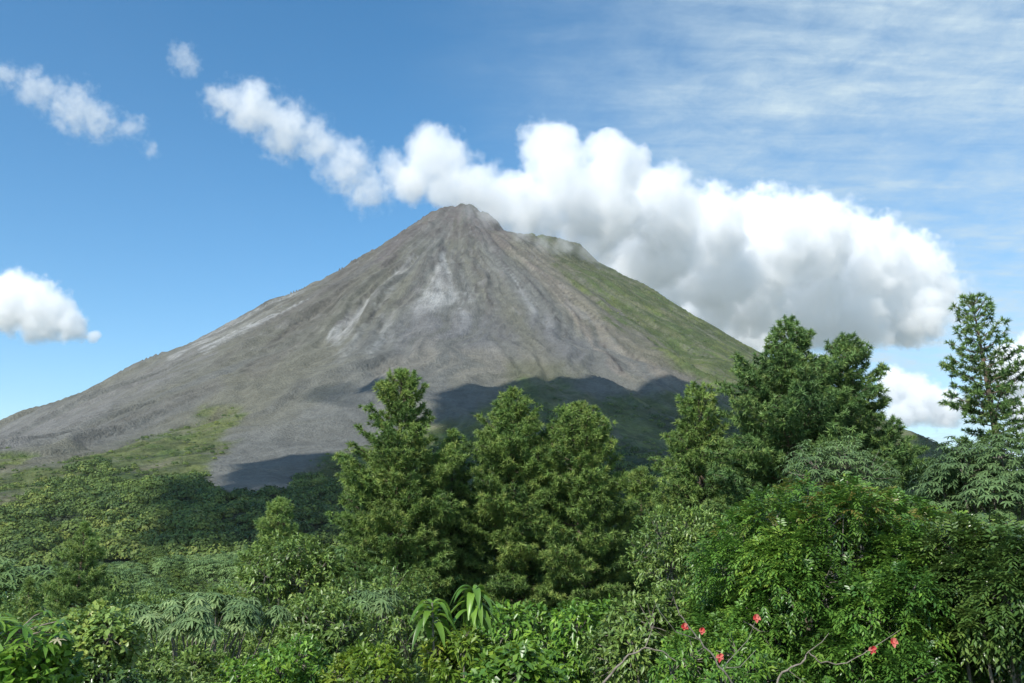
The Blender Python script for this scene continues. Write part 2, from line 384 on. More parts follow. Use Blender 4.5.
col *= (1 + (.13 * stre + .13 * stre2) * (1 - .65 * low) + .12 * fin)[..., None]
crag = sstep(.15, .8, fbm(phi * 26, r / 90, 5, 131, .6)) * (1 - low) * sstep(1300, 300, r)
col = lay(col, C(.085, .078, .072), crag * .55)
col = lay(col, C(.24, .235, .225), sstep(.45, 1.1, fbm(phi * 44, r / 60, 4, 137, .6)) * .4 * (1 - low))
grass = C(.098, .116, .040); grass2 = C(.060, .092, .028); forest = C(.024, .044, .018)
vcol = np.broadcast_to(grass, col.shape).copy()
vcol = lay(vcol, grass2, sstep(-.4, .5, fbm(X / 60, Y / 60, 5, 97, .6)))
vcol = lay(vcol, C(.115, .105, .075), sstep(.0, .8, fbm(phi * 40, r / 120, 4, 101)) * .75)
vcol = lay(vcol, C(.045, .058, .024), sstep(.1, .8, fbm(X / 26, Y / 40, 5, 171, .65)) * .7)
dfor = sstep(0, 1, (PY - np.interp(PX, [-200, 0, 130, 230, 300, 420, 520, 760, 900], [486, 476, 446, 452, 468, 430, 398, 410, 440])) / 60 + .55 * fbm(X / 80, Y / 110, 4, 103))
dfor = np.where(front, dfor, .3)
vcol = lay(vcol, forest, dfor)
vcol *= (1 + .25 * fin)[..., None]
sparse = region([(495, 392), (508, 362), (535, 358), (565, 364), (592, 384), (560, 392)], 8) * .5
flank = sstep(520, 560, PX) * sstep(430, 380, PY) * front
gul = fbm(phi * 70, r / 260, 5, 161, .6)
vcol = lay(vcol, C(.050, .066, .026), flank * .8 * sstep(0., .8, fbm(X / 34, Y / 34, 5, 163, .65)))
vcol = lay(vcol, C(.105, .098, .068), flank * sstep(.5, 1.1, gul) * .7)
vcol = lay(vcol, C(.085, .108, .035), flank * .25)
vcol = lay(vcol, C(.040, .056, .022), flank * .7 * sstep(.15, .75, fbm(X / 15, Y / 15, 4, 181, .65)) * .7)
vcol = lay(vcol, C(.062, .066, .040), flank * sstep(300, 250, PY) * .7)
col = lay(col, C(.105, .110, .060), np.clip(sparse + .35 * flank * (1 - sstep(0, 40, np.abs(jx - np.interp(jy, [236, 300, 342, 366, 398], [535, 600, 645, 680, 740])))), 0, 1))
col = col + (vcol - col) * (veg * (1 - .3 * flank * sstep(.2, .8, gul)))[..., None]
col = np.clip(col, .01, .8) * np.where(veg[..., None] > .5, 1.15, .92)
ny, nx = X.shape
idx = np.arange(ny * nx).reshape(ny, nx)
Q = np.stack([idx[:-1, :-1], idx[:-1, 1:], idx[1:, 1:], idx[1:, :-1]], -1).reshape(-1, 4)

mv = bpy.data.materials.new('volcano_slopes'); mv.use_nodes = True; t = mv.node_tree; p = t.nodes['Principled BSDF']
a_c = nd(t, 'ShaderNodeAttribute', attribute_name='ground_colour'); a_v = nd(t, 'ShaderNodeAttribute', attribute_name='vegetation')
g = nd(t, 'ShaderNodeNewGeometry')
rel = vmth(t, 'SUBTRACT', g.outputs['Position'], (float(XP), DP, 0.))
s3 = nd(t, 'ShaderNodeSeparateXYZ'); lk(t, rel, s3.inputs[0])
ang = mth(t, 'ARCTAN2', s3.outputs[0], mth(t, 'MULTIPLY', s3.outputs[1], -1))
rad = mth(t, 'SQRT', mth(t, 'ADD', mth(t, 'MULTIPLY', s3.outputs[0], s3.outputs[0]), mth(t, 'MULTIPLY', s3.outputs[1], s3.outputs[1])))
c3 = nd(t, 'ShaderNodeCombineXYZ'); lk(t, mth(t, 'MULTIPLY', ang, 90), c3.inputs[0]); lk(t, mth(t, 'MULTIPLY', rad, .012), c3.inputs[1])
n1 = noise(t, c3.outputs[0], 1.4, 6, .65)
n2 = noise(t, g.outputs['Position'], .22, 5, .65)
n3 = noise(t, g.outputs['Position'], .055, 5, .6)
hs = mth(t, 'ADD', mth(t, 'ADD', mth(t, 'MULTIPLY', n1, .40), mth(t, 'MULTIPLY', n2, .6)), mth(t, 'MULTIPLY', n3, .50))
vmul = mrange(t, hs, .5, 1.0, .70, 1.30)
mm = nd(t, 'ShaderNodeMix', data_type='RGBA', blend_type='MULTIPLY'); mm.inputs[0].default_value = 1
lk(t, a_c.outputs['Color'], mm.inputs[6]); cc = nd(t, 'ShaderNodeCombineXYZ')
for i in range(3): lk(t, vmul, cc.inputs[i])
lk(t, cc.outputs[0], mm.inputs[7])
vor = nd(t, 'ShaderNodeTexVoronoi'); vor.inputs['Scale'].default_value = .16; lk(t, g.outputs['Position'], vor.inputs['Vector'])
hh = mth(t, 'ADD', mth(t, 'MULTIPLY', hs, 3.), mth(t, 'MULTIPLY', a_v.outputs['Fac'], mth(t, 'MULTIPLY', vor.outputs['Distance'], -.8)))
bp = nd(t, 'ShaderNodeBump'); bp.inputs['Distance'].default_value = 7.; bp.inputs['Strength'].default_value = .55
lk(t, hh, bp.inputs['Height']); lk(t, bp.outputs[0], p.inputs['Normal'])
lk(t, mm.outputs[2], p.inputs['Base Color']); p.inputs['Roughness'].default_value = .95; p.inputs['Specular IOR Level'].default_value = .15
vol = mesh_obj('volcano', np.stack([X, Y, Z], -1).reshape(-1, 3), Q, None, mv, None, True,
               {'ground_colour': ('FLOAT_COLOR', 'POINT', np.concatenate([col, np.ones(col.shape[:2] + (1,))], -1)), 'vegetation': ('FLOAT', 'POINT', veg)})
tag(vol, kind='structure')
VX, VY, VZ, VVEG, VFOR = X, Y, Z, veg, dfor

# ------------------------------------------------------------------ near ground and plain
def Gh(x, y):
    r = np.hypot(x, y)
    z = np.interp(r, [0, 5, 12, 25, 45, 70, 110, 170, 260, 400, 700, 1500, 4000, 9000], [-2.4, -4.2, -7.2, -9, -10.5, -14, -22, -33, -40, -50, -75, -120, -150, -150])
    z = z + 19 * np.exp(-((x + 20) / 75.) ** 2 - ((y - 270) / 75.) ** 2) + 9 * np.exp(-((x + 130) / 70.) ** 2 - ((y - 300) / 80.) ** 2)
    z = z + sstep(10, 80, r) * 1.0 * fbm(x / 30, y / 30, 3, 111) + sstep(100, 600, r) * 4 * fbm(x / 160, y / 160, 3, 113)
    return z
gxs = axis([(-9000, -1500, 300), (-1500, -300, 40), (-300, -60, 8), (-60, 60, 2), (60, 300, 8), (300, 1500, 40), (1500, 9000, 300)])
gys = axis([(-3000, -300, 150), (-300, -20, 12), (-20, 90, 2), (90, 500, 8), (500, 1500, 40), (1500, 9000, 300)])
X, Y = np.meshgrid(gxs, gys); Z = Gh(X, Y)
# under the volcano the plain stays below its foot
Z = np.where(Y > 300, np.minimum(Z, Vh(X, Y, False) - 25 * sstep(430, 560, Y)), Z)
ny, nx = X.shape; idx = np.arange(ny * nx).reshape(ny, nx)
Q = np.stack([idx[:-1, :-1], idx[:-1, 1:], idx[1:, 1:], idx[1:, :-1]], -1).reshape(-1, 4)
mg = bpy.data.materials.new('jungle_floor'); mg.use_nodes = True; t = mg.node_tree; p = t.nodes['Principled BSDF']
g = nd(t, 'ShaderNodeNewGeometry'); a = noise(t, g.outputs['Position'], .35, 6, .65); b_ = noise(t, g.outputs['Position'], .03, 4)
lk(t, mixc(t, mrange(t, a, .35, .65), (.022, .036, .014), mixc(t, b_, (.040, .060, .020), (.06, .085, .03))), p.inputs['Base Color']); p.inputs['Roughness'].default_value = .95
bp = nd(t, 'ShaderNodeBump'); bp.inputs['Distance'].default_value = .6; lk(t, a, bp.inputs['Height']); lk(t, bp.outputs[0], p.inputs['Normal'])
ground = mesh_obj('ground', np.stack([X, Y, Z], -1).reshape(-1, 3), Q, None, mg, None, True); tag(ground, kind='structure')

# ------------------------------------------------------------------ clouds
def cloud_domain(sph, infl, vox):
    bm = bmesh.new()
    for (c, rr) in sph:
        bmesh.ops.create_icosphere(bm, subdivisions=3, radius=rr * infl, matrix=Matrix.Translation(Vector(c)))
    me = bpy.data.meshes.new('tmp'); bm.to_mesh(me); bm.free()
    o = bpy.data.objects.new('tmp', me); sc.collection.objects.link(o)
    m = o.modifiers.new('r', 'REMESH'); m.mode = 'VOXEL'; m.voxel_size = vox
    me2 = bpy.data.meshes.new_from_object(o.evaluated_get(bpy.context.evaluated_depsgraph_get()))
    bpy.data.objects.remove(o)
    return me2
def vol_mat(name, density, aniso=0., colour=(1, 1, 1)):
    m = bpy.data.materials.new(name); m.use_nodes = True; t = m.node_tree; t.nodes.clear()
    out = nd(t, 'ShaderNodeOutputMaterial'); pv = nd(t, 'ShaderNodeVolumePrincipled')
    pv.inputs['Color'].default_value = (*colour, 1); pv.inputs['Density'].default_value = density; pv.inputs['Anisotropy'].default_value = aniso
    lk(t, pv.outputs[0], out.inputs['Volume'])
    return m, t, pv
def make_cloud(label, spec, dens, amp=1.0, nscale=None, thr=.18, infl=1.22, soft=.22, group='clouds over the volcano', name='cloud'):
    if name == 'cloud':                                # every cloud floats above the hazy layer of air
        spec = [(px, py, r_, max(Y, (float(ZP) + 30) / max(at(px, py, 1.)[2] - (infl + .08) * r_ / F, .02))) for px, py, r_, Y in spec]
    cs = [(at(px, py, Y), r_ * Y / F) for px, py, r_, Y in spec]
    org = np.mean([c for c, _ in cs], 0)
    sph = [(c - org, rr) for c, rr in cs]
    rm = float(np.mean([rr for _, rr in sph]))
    me = cloud_domain(sph, infl, rm / 4.5)
    o = bpy.data.objects.new(name, me); sc.collection.objects.link(o); o.location = org
    m, t, pv = vol_mat(name + '_vapour', dens, -.18)
    tcn = nd(t, 'ShaderNodeTexCoord'); P = tcn.outputs['Object']
    ns = nscale or .9 / rm
    n_w = nd(t, 'ShaderNodeTexNoise'); n_w.inputs['Scale'].default_value = ns * 1.0; n_w.inputs['Detail'].default_value = 2; lk(t, P, n_w.inputs['Vector'])
    warp = vmth(t, 'MULTIPLY', vmth(t, 'SUBTRACT', n_w.outputs['Color'], (.5, .5, .5)), (rm * .7,) * 3)
    P2 = vmth(t, 'ADD', P, warp)
    f = None
    for c, rr in sph:
        dn = nd(t, 'ShaderNodeVectorMath', operation='DISTANCE'); lk(t, P2, dn.inputs[0]); dn.inputs[1].default_value = tuple(c)
        q = nd(t, 'ShaderNodeMath', operation='MULTIPLY_ADD'); lk(t, dn.outputs['Value'], q.inputs[0]); q.inputs[1].default_value = -1 / rr; q.inputs[2].default_value = infl
        if f is None: f = q.outputs[0]
        else:
            mx = nd(t, 'ShaderNodeMath', operation='SMOOTH_MAX'); lk(t, f, mx.inputs[0]); lk(t, q.outputs[0], mx.inputs[1]); mx.inputs[2].default_value = .15; f = mx.outputs[0]
    nn = noise(t, P, ns * 2.2, 7, .64)
    v = mth(t, 'ADD', f, mth(t, 'MULTIPLY', mth(t, 'SUBTRACT', nn, .5), amp * 1.6))
    lk(t, mrange(t, v, thr, thr + soft, 0., dens, True), pv.inputs['Density'])
    me.materials.clear(); me.materials.append(m)
    for q in me.polygons: q.material_index = 0; q.use_smooth = True
    tag(o, label, 'cloud', group)
    return o
make_cloud('long bright white cumulus bank trailing right from behind the summit',
           [(437, 160, 38, 3450), (412, 180, 26, 3450), (445, 192, 26, 3450), (475, 190, 36, 3450), (510, 205, 38, 3550), (545, 218, 34, 3700), (590, 240, 32, 3950), (630, 262, 32, 4300), (668, 285, 32, 4800), (705, 308, 32, 5300), (750, 330, 34, 5800), (549, 146, 34, 3600), (560, 180, 44, 3600), (612, 172, 40, 3700), (600, 205, 50, 3700), (655, 212, 52, 4100), (655, 248, 46, 4400), (705, 227, 46, 4700), (712, 268, 50, 5000), (765, 242, 56, 5400), (745, 295, 46, 5500), (812, 237, 46, 5800), (800, 300, 54, 6200), (862, 258, 48, 6200), (850, 318, 42, 6300), (900, 272, 44, 6400), (912, 310, 38, 6400), (935, 290, 26, 6500)],
           .0115, 1.1, thr=.17, soft=.34, nscale=1 / 230.)
make_cloud('thin torn fringe trailing off the right end of the big cloud bank', [(935, 262, 26, 6100), (952, 290, 24, 6100), (928, 318, 26, 6100), (890, 230, 22, 6000), (955, 320, 14, 6100), (850, 208, 18, 5800)], .0035, 2.0, thr=.30, soft=.8)
make_cloud('ragged white cloud streaming up left from the volcano summit', [(222, 102, 26, 3700), (252, 108, 40, 3700), (285, 128, 40, 3700), (318, 142, 32, 3700), (348, 165, 36, 3700), (368, 192, 30, 3700), (395, 175, 30, 3600), (412, 186, 24, 3550)],
           .009, 1.5, thr=.30, soft=.6, infl=1.15)
make_cloud('small faint puff of cloud high in the blue, above the ragged cloud', [(183, 57, 20, 3900), (192, 68, 13, 3900)], .006, 1.5, thr=.32, soft=.7)
make_cloud('thin wispy cloud at the upper left edge of the sky', [(5, 76, 20, 4200), (38, 90, 28, 4200), (75, 108, 34, 4200), (100, 122, 26, 4200), (132, 128, 18, 4200), (150, 148, 13, 4200)], .006, 1.7, thr=.33, soft=.7)
make_cloud('white cumulus low on the left, above the bare left flank', [(-30, 305, 44, 6300), (15, 300, 36, 6300), (45, 312, 34, 6300), (72, 326, 20, 6300), (95, 336, 9, 6300)], .014, .9, thr=.28, soft=.35)
make_cloud('bright white cloud low on the right beyond the green ridge', [(893, 385, 22, 12800), (918, 400, 28, 12800), (945, 408, 24, 12800), (900, 412, 18, 12800)], .008, .9, thr=.26, soft=.35)

make_cloud('soft white cloud at the right edge, behind the isolated pine', [(1012, 372, 30, 12800), (1032, 410, 32, 12800), (1040, 350, 26, 12800)], .008, .9, thr=.26, soft=.35)
# cloud masses overhead whose shadows lie on the slopes
def hit(px, py):
    a = at(px, py, 1.0)
    ys = np.arange(450, 3600, 4.); zs = Vh(a[0] * ys, ys, False); k = np.nonzero(zs > a[2] * ys)[0]
    y = ys[k[0]] if len(k) else 2700.
    return np.array([a[0] * y, y, a[2] * y])
SN = np.array(SUN)
mist_spec = []
for px, py, rr_ in [(468, 216, 10), (486, 218, 13), (504, 224, 15), (522, 234, 15), (545, 243, 13), (568, 243, 12), (590, 254, 12), (612, 268, 10), (560, 252, 10)]:
    mist_spec.append((px, py, rr_, float(hit(px, py + 10)[1]) - 30))
mist_spec = [(a, b - 4, c * 1.5, d) for a, b, c, d in mist_spec]
make_cloud('thin mist clinging to the dark summit', mist_spec, .0075, 2.0, thr=.30, soft=1.0, name='mist', nscale=1 / 110.)
def overhead(label, poly, alt, thick, seed, dens=.09):
    pts = []
    for i in range(len(poly)):
        h0 = hit(*poly[i]); h1 = hit(*poly[(i + 1) % len(poly)])
        for s_ in np.linspace(0, 1, 6, endpoint=False):
            q = h0 * (1 - s_) + h1 * s_; pts.append((q + SN * (alt - q[2]) / SN[2])[:2])
    pts = np.array(pts); c = pts.mean(0); n = len(pts)
    ang = np.arange(n)
    j = fbm(pts[:, 0] / 60 + seed, pts[:, 1] / 60, 3, seed)
    dirv = nrm(pts - c); pts = pts + dirv * (10 * j)[:, None]
    bm = bmesh.new()
    vs_ = [bm.verts.new((*(q - c), 0)) for q in pts]
    f = bm.faces.new(vs_)
    bmesh.ops.triangulate(bm, faces=[f])
    ex = bmesh.ops.extrude_face_region(bm, geom=bm.faces[:]); bmesh.ops.translate(bm, vec=(0, 0, thick), verts=[e for e in ex['geom'] if isinstance(e, bmesh.types.BMVert)])
    bmesh.ops.recalc_face_normals(bm, faces=bm.faces)
    me = bpy.data.meshes.new('tmp'); bm.to_mesh(me); bm.free()
    o = bpy.data.objects.new('tmp', me); sc.collection.objects.link(o)
    m = o.modifiers.new('r', 'REMESH'); m.mode = 'VOXEL'; m.voxel_size = 16
    s = o.modifiers.new('s', 'SMOOTH'); s.iterations = 4; s.factor = .7
    me2 = bpy.data.meshes.new_from_object(o.evaluated_get(bpy.context.evaluated_depsgraph_get())); bpy.data.objects.remove(o)
    k = len(me2.vertices); co = np.zeros(k * 3, np.float32); no = np.zeros(k * 3, np.float32)
    me2.vertices.foreach_get('co', co); me2.vertices.foreach_get('normal', no); co = co.reshape(-1, 3); no = no.reshape(-1, 3)
    co = co + no * (16 * fbm(co[:, 0] / 70, co[:, 1] / 70, 4, seed + 3))[:, None] * np.clip(np.abs(no[:, 2:]) * 1.5, .5, 1.5)
    me2.vertices.foreach_set('co', co.ravel().astype(np.float32)); me2.update()
    m, t, pv = vol_mat('overhead_cloud_vapour', dens); me2.materials.clear(); me2.materials.append(m)
    o = bpy.data.objects.new('cloud', me2); sc.collection.objects.link(o); o.location = (c[0], c[1], alt)
    px, py = proj(co[:, 0] + c[0], co[:, 1] + c[1], co[:, 2] + alt)
    print('overhead cloud', label[:30], 'lowest py', py.max(), 'px', px[py > -20].tolist()[:3])
    return tag(o, label, 'cloud', 'clouds overhead')
overhead('broad cloud overhead that shades the green slopes at right', [(424, 402), (470, 392), (505, 386), (545, 381), (580, 384), (605, 397), (625, 398), (650, 388), (700, 397), (745, 405), (830, 430), (905, 455), (960, 472), (960, 500), (800, 530), (640, 560), (420, 575), (405, 500), (412, 450)], 1500, 70, 5)
overhead('lower cloud overhead that shades the forest at left', [(204, 482), (215, 470), (262, 463), (330, 461), (380, 470), (400, 500), (395, 560), (370, 552), (300, 560), (230, 574), (150, 580), (115, 550), (135, 528), (198, 500)], 1350, 50, 9)
overhead('thin long cloud overhead that shades a strip of scree', [(298, 402), (332, 389), (370, 385), (405, 393), (430, 400), (400, 408), (330, 417)], 1440, 35, 12, .012)

# ------------------------------------------------------------------ haze
hb = bmesh.new(); bmesh.ops.create_cube(hb, size=1)
hm = bpy.data.meshes.new('haze'); hb.to_mesh(hm); hb.free()
haze = bpy.data.objects.new('haze', hm); sc.collection.objects.link(haze)
zlo, zhi = -190., float(ZP) + 14
haze.location = (0, 3000, (zlo + zhi) / 2); haze.scale = (18100, 12100, zhi - zlo)
hmat, _, hpv = vol_mat('haze_air', 2.6e-5, .2, (.93, .96, 1.0)); hm.materials.append(hmat); tag(haze, kind='stuff')


# ------------------------------------------------------------------ plant builders
UP = np.array([0, 0, 1.])
def ground_at(x, y): return float(Gh(np.array(float(x)), np.array(float(y))))
def rdir(n, g):
    v = g.normal(size=(n, 3)); return nrm(v)

def needle_tufts(b, P, D, L, tint, g, k=26, w=.016, spread=.95):
    """k needles per tuft, fanned forward round the shoot"""
    n = len(P)
    Pn = np.repeat(P, k, 0); Dn = np.repeat(D, k, 0)
    dr = nrm(Dn * g.uniform(.15, 1.3, (n * k, 1)) + rdir(n * k, g) * spread)
    st = Pn - Dn * (g.uniform(-.05, .35, (n * k, 1)) * np.repeat(L, k)[:, None])
    ln = np.repeat(L, k) * g.uniform(.75, 1.1, n * k)
    T = st + dr * ln[:, None]; T[:, 2] -= ln * .12
    S = nrm(np.cross(dr, rdir(n * k, g))) * w
    V = np.stack([st - S, st + S, T], 1).reshape(-1, 3)
    b.add(V, None, np.arange(n * k * 3).reshape(-1, 3), np.clip(np.repeat(tint, k) + g.normal(0, .08, n * k), 0, 1))

def pine(label, px, py_top, Y, py_low, half_px, seed, mat, dens=1., group='tall pines in front of the volcano', shape=None, bare=.0, nl=.32, k=26, shift=0., w=.027, skirt=None):
    """a long-needled pine: its tip at the pixel's world point, its foot on the ground"""
    g = np.random.default_rng(seed)
    top = at(px, py_top, Y); gz = ground_at(top[0] - shift, Y)
    base = np.array([top[0] - shift, Y, gz]); H = top[2] - gz
    root = thing('pine_tree', base, label, 'pine tree', group)
    low = (at(px, py_low, Y)[2] - gz); Rm = half_px * Y / F
    tb = Buf(); cbuf = Buf()
    zs = np.linspace(-.3, H * .985, 14); bend = np.sin(zs / H * 2.6 + seed) * .12
    trunk = np.stack([shift * (np.maximum(zs, 0) / H) ** 1.5 + bend - bend[-1] * zs / H, .6 * bend, zs], 1)
    add_tube(tb, trunk, np.interp(zs / H, [0, .5, 1], [.022 * H, .012 * H, .012]), 9)
    tr = lambda z: np.array([np.interp(z, zs, trunk[:, 0]), np.interp(z, zs, trunk[:, 1]), z])
    sh = shape or [(0, .04), (.06, .2), (.2, .42), (.4, .66), (.65, .88), (.85, 1.), (1, .85)]
    z = H * .99; TP = []; TD = []; TT = []
    az = g.uniform(0, 6.28)
    while z > low:
        f = (H - z) / (H - low)
        Rz = Rm * np.interp(f, [q[0] for q in sh], [q[1] for q in sh])
        nb = 4 if f < .12 else g.integers(4, 7)
        lob = g.uniform(.82, 1.12)
        for bi in range(nb):
            if g.random() < bare: continue
            az += 2 * math.pi / nb + g.normal(0, .25)
            L = max(.14, Rz * lob * g.uniform(.72, 1.1))
            el = np.interp(f, [0, .25, .7, 1], [1.0, .55, .22, .02]) + g.normal(0, .1)
            o = tr(z + g.uniform(-.15, .15)); h = np.array([math.cos(az), math.sin(az), 0])
            s = np.linspace(0, 1, 7)
            pts = o + h * (L * s * math.cos(el * .6))[:, None] + UP * (L * (s * math.sin(el) * .75 + .34 * s ** 2 - .12 * s * f))[:, None]
            pts = pts + (np.cumsum(g.normal(0, .025 * L, (7, 3)), 0) * s[:, None])
            add_tube(tb, pts, np.interp(s, [0, 1], [.018 + .012 * L, .008]), 4)
            # tufts along the branch and its side shoots
            nls = int(max(1, L / .30))
            ends = [(pts[-1], nrm(pts[-1] - pts[-2] + UP * .25 * L / 6))]
            for q in range(nls):
                for sd in (-1, 1):
                    u = .22 + .75 * (q + g.uniform(0, .8)) / nls
                    if u > .97: continue
                    p0 = np.array([np.interp(u, s, pts[:, j]) for j in range(3)])
                    side = np.cross(UP, h) * sd
                    ln = L * (.10 + .34 * (1 - abs(u - .45))) * g.uniform(.6, 1.1)
                    d = nrm(h * .8 + side * g.uniform(.6, 1.1) + UP * g.uniform(.1, .5))
                    p1 = p0 + d * ln
                    add_tube(tb, [p0, (p0 + p1) / 2 - UP * .03 * ln, p1], [.010, .008, .005], 3)
                    ends.append((p1, nrm(d + UP * .5)))
                    m_ = int(ln / .33)
                    for e in range(m_):
                        v = (e + .6) / (m_ + .3)
                        ends.append((p0 + (p1 - p0) * v + g.normal(0, .05, 3), nrm(d + side * g.normal(0, .6) + UP * .6), -.16))
            bt = np.clip(g.normal(.42, .14), 0, 1)
            for en in ends:
                p_, d_ = en[:2]; young = en[2] if len(en) > 2 else .10  # ends tinted lighter, inner tufts darker: new growth plus lit tips put into colour
                if g.random() > dens: continue
                TP.append(p_); TD.append(d_); TT.append(np.clip(bt + young + g.normal(0, .17), 0, 1))
        z -= g.uniform(.36, .52) * (1 if f > .15 else .7)
    for e in range(5):
        TP.append(tr(H * (.965 + .008 * e))); TD.append(nrm(UP + g.normal(0, .2, 3))); TT.append(.5)
    TP = np.array(TP); TD = np.array(TD); TT = np.array(TT)
    needle_tufts(cbuf, TP, TD, g.uniform(.8, 1.15, len(TP)) * nl, TT, g, k, w)
    tb.build('trunk', M_bark, root, True); cbuf.build('crown', mat, root)
    return root

def limbs(tb, g, foot, ends, r0, split=.45):
    """trunk from the foot, splitting to the given ends"""
    ends = np.array(ends); c = ends.mean(0)
    fork = foot + (c - foot) * split; fork[2] = foot[2] + (c[2] - foot[2]) * split
    s = np.linspace(0, 1, 6)[:, None]
    wob = g.normal(0, .04 * np.linalg.norm(fork - foot), (6, 3)) * np.sin(s * 3.14)
    add_tube(tb, foot + (fork - foot) * s + wob, np.linspace(r0 * 1.2, r0 * .75, 6), 8)
    for e in ends:
        L = np.linalg.norm(e - fork)
        mid = fork + (e - fork) * .5 + np.array([0, 0, -.10 * L]) + g.normal(0, .06 * L, 3)
        a = s * 1.0
        pts = (1 - a) ** 2 * fork + 2 * a * (1 - a) * mid + a ** 2 * e
        add_tube(tb, pts, np.linspace(r0 * .5, r0 * .10, 6), 5)

def crown_points(g, rx, ry, rz, nl, lr, ncl, inner=.25, bottom=-.55):
    """cluster positions and outward directions on a lumpy crown round the origin"""
    lumps = []
    gold = math.pi * (3 - math.sqrt(5))
    for i in range(nl):
        zc = 1 - (1 - bottom) * (i + .5) / nl; rr_ = math.sqrt(max(0, 1 - zc * zc)); a = i * gold + g.uniform(-.4, .4)
        u = np.array([rr_ * math.cos(a), rr_ * math.sin(a), zc]); k = g.uniform(.52, .80)
        lumps.append((u * k * np.array([rx, ry, rz]), lr * g.uniform(.75, 1.25) * min(rx, ry, rz * 1.3)))
    P = []; D = []; I = []
    w = np.array([l[1] ** 2 for l in lumps]); w /= w.sum()
    for i, (c, rr) in enumerate(lumps):
        m = max(3, int(ncl * w[i])); d = rdir(m, g); d[:, 2] = d[:, 2] * .9 + .25; d = nrm(d)
        q = c + d * rr * (1 - inner * g.random((m, 1)) ** 1.5)
        P.append(q); D.append(nrm(d + nrm(q) * .5)); I.append(np.full(m, i))
    return np.concatenate(P), np.concatenate(D), np.concatenate(I), [l[0] for l in lumps]

def leaves_on(b, g, P, D, I, kind, size, per, tones=(.45, .16)):
    n = len(P); nl = int(I.max()) + 1
    lt = g.normal(tones[0], tones[1] * .6, nl)[I] + g.normal(0, tones[1] * .5, n)
    if kind == 'oval':                                 # rosettes of pointed leaves hanging a little
        k = per; Pn = np.repeat(P, k, 0); Dn = np.repeat(D, k, 0)
        dr = rdir(n * k, g); dr = nrm(dr + Dn * .6 + np.array([0, 0, -.25]))
        Pn = Pn + rdir(n * k, g) * size * .7 * g.random((n * k, 1))
        N = nrm(Dn * .7 + UP * .8 + rdir(n * k, g) * .45)
        L = size * g.uniform(.65, 1.2, n * k)
        add_diamonds(b, Pn, dr, N, L, L * .42, np.clip(np.repeat(lt, k) + g.normal(0, .14, n * k), 0, 1), .16, .18)
    elif kind == 'round':
        k = per; Pn = np.repeat(P, k, 0); Dn = np.repeat(D, k, 0)
        dr = nrm(rdir(n * k, g) + Dn * .5 - UP * .1); Pn = Pn + rdir(n * k, g) * size * .8 * g.random((n * k, 1))
        N = nrm(Dn * .6 + UP * .9 + rdir(n * k, g) * .4); L = size * g.uniform(.6, 1.15, n * k)
        add_strips(b, Pn, dr, N, L, L * .68, np.clip(np.repeat(lt, k) + g.normal(0, .15, n * k), 0, 1), .2, 2, .12, np.array([.15, 1, .15]))
    elif kind == 'pinnate':                            # drooping compound leaves: leaflets in two rows along a stalk
        m = 3; A = np.repeat(P, m, 0); AD = np.repeat(D, m, 0); q = len(A)
        st = nrm(AD * .8 + rdir(q, g) * .9); sl = size * g.uniform(2.0, 3.2, q); k = per
        u = (np.arange(k) + .6) / k
        C = A[:, None] + st[:, None] * (sl[:, None] * u)[..., None]; C[..., 2] -= .35 * sl[:, None] * u ** 2
        side = nrm(np.cross(st, UP + rdir(q, g) * .2)); sg = np.where(np.arange(k) % 2 == 0, 1., -1.)
        dr = nrm(st[:, None] * .75 + side[:, None] * sg[None, :, None] * .8 + np.array([0, 0, -.35]) + g.normal(0, .15, (q, k, 3)))
        N = nrm(np.cross(side, st) * np.where(np.cross(side, st)[:, 2:] < 0, -1, 1) + UP * .4)
        N = np.repeat(N, k, 0).reshape(q, k, 3)
        L = size * g.uniform(.75, 1.2, (q, k))
        tt = np.clip(np.repeat(np.repeat(lt, m), k) + g.normal(0, .12, q * k), 0, 1)
        add_diamonds(b, C.reshape(-1, 3), dr.reshape(-1, 3), N.reshape(-1, 3), L.ravel(), L.ravel() * .40, tt, .16, .1)
    elif kind == 'palm':                               # hands of long leaflets spreading and drooping
        k = per; q = n; N = nrm(D * .6 + UP * .9); a = nrm(np.cross(N, rdir(q, g))); c = np.cross(N, a)
        th = (np.arange(k) / k * 2 * math.pi)[None] + g.uniform(0, 6.3, (q, 1)) + g.normal(0, .12, (q, k))
        dr = a[:, None] * np.cos(th)[..., None] + c[:, None] * np.sin(th)[..., None] + N[:, None] * .22
        dr = nrm(dr); L = size * g.uniform(.8, 1.15, (q, k)) * g.uniform(.75, 1.15, (q, 1))
        tt = np.clip(np.repeat(lt, k) + g.normal(0, .09, q * k), 0, 1)
        Nn = np.repeat(N, k, 0)
        add_strips(b, np.repeat(P, k, 0), dr.reshape(-1, 3), Nn, L.ravel(), L.ravel() * .24, tt, g.uniform(.25, .75, q * k), 3, .14, np.array([.2, .85, 1., .06]))

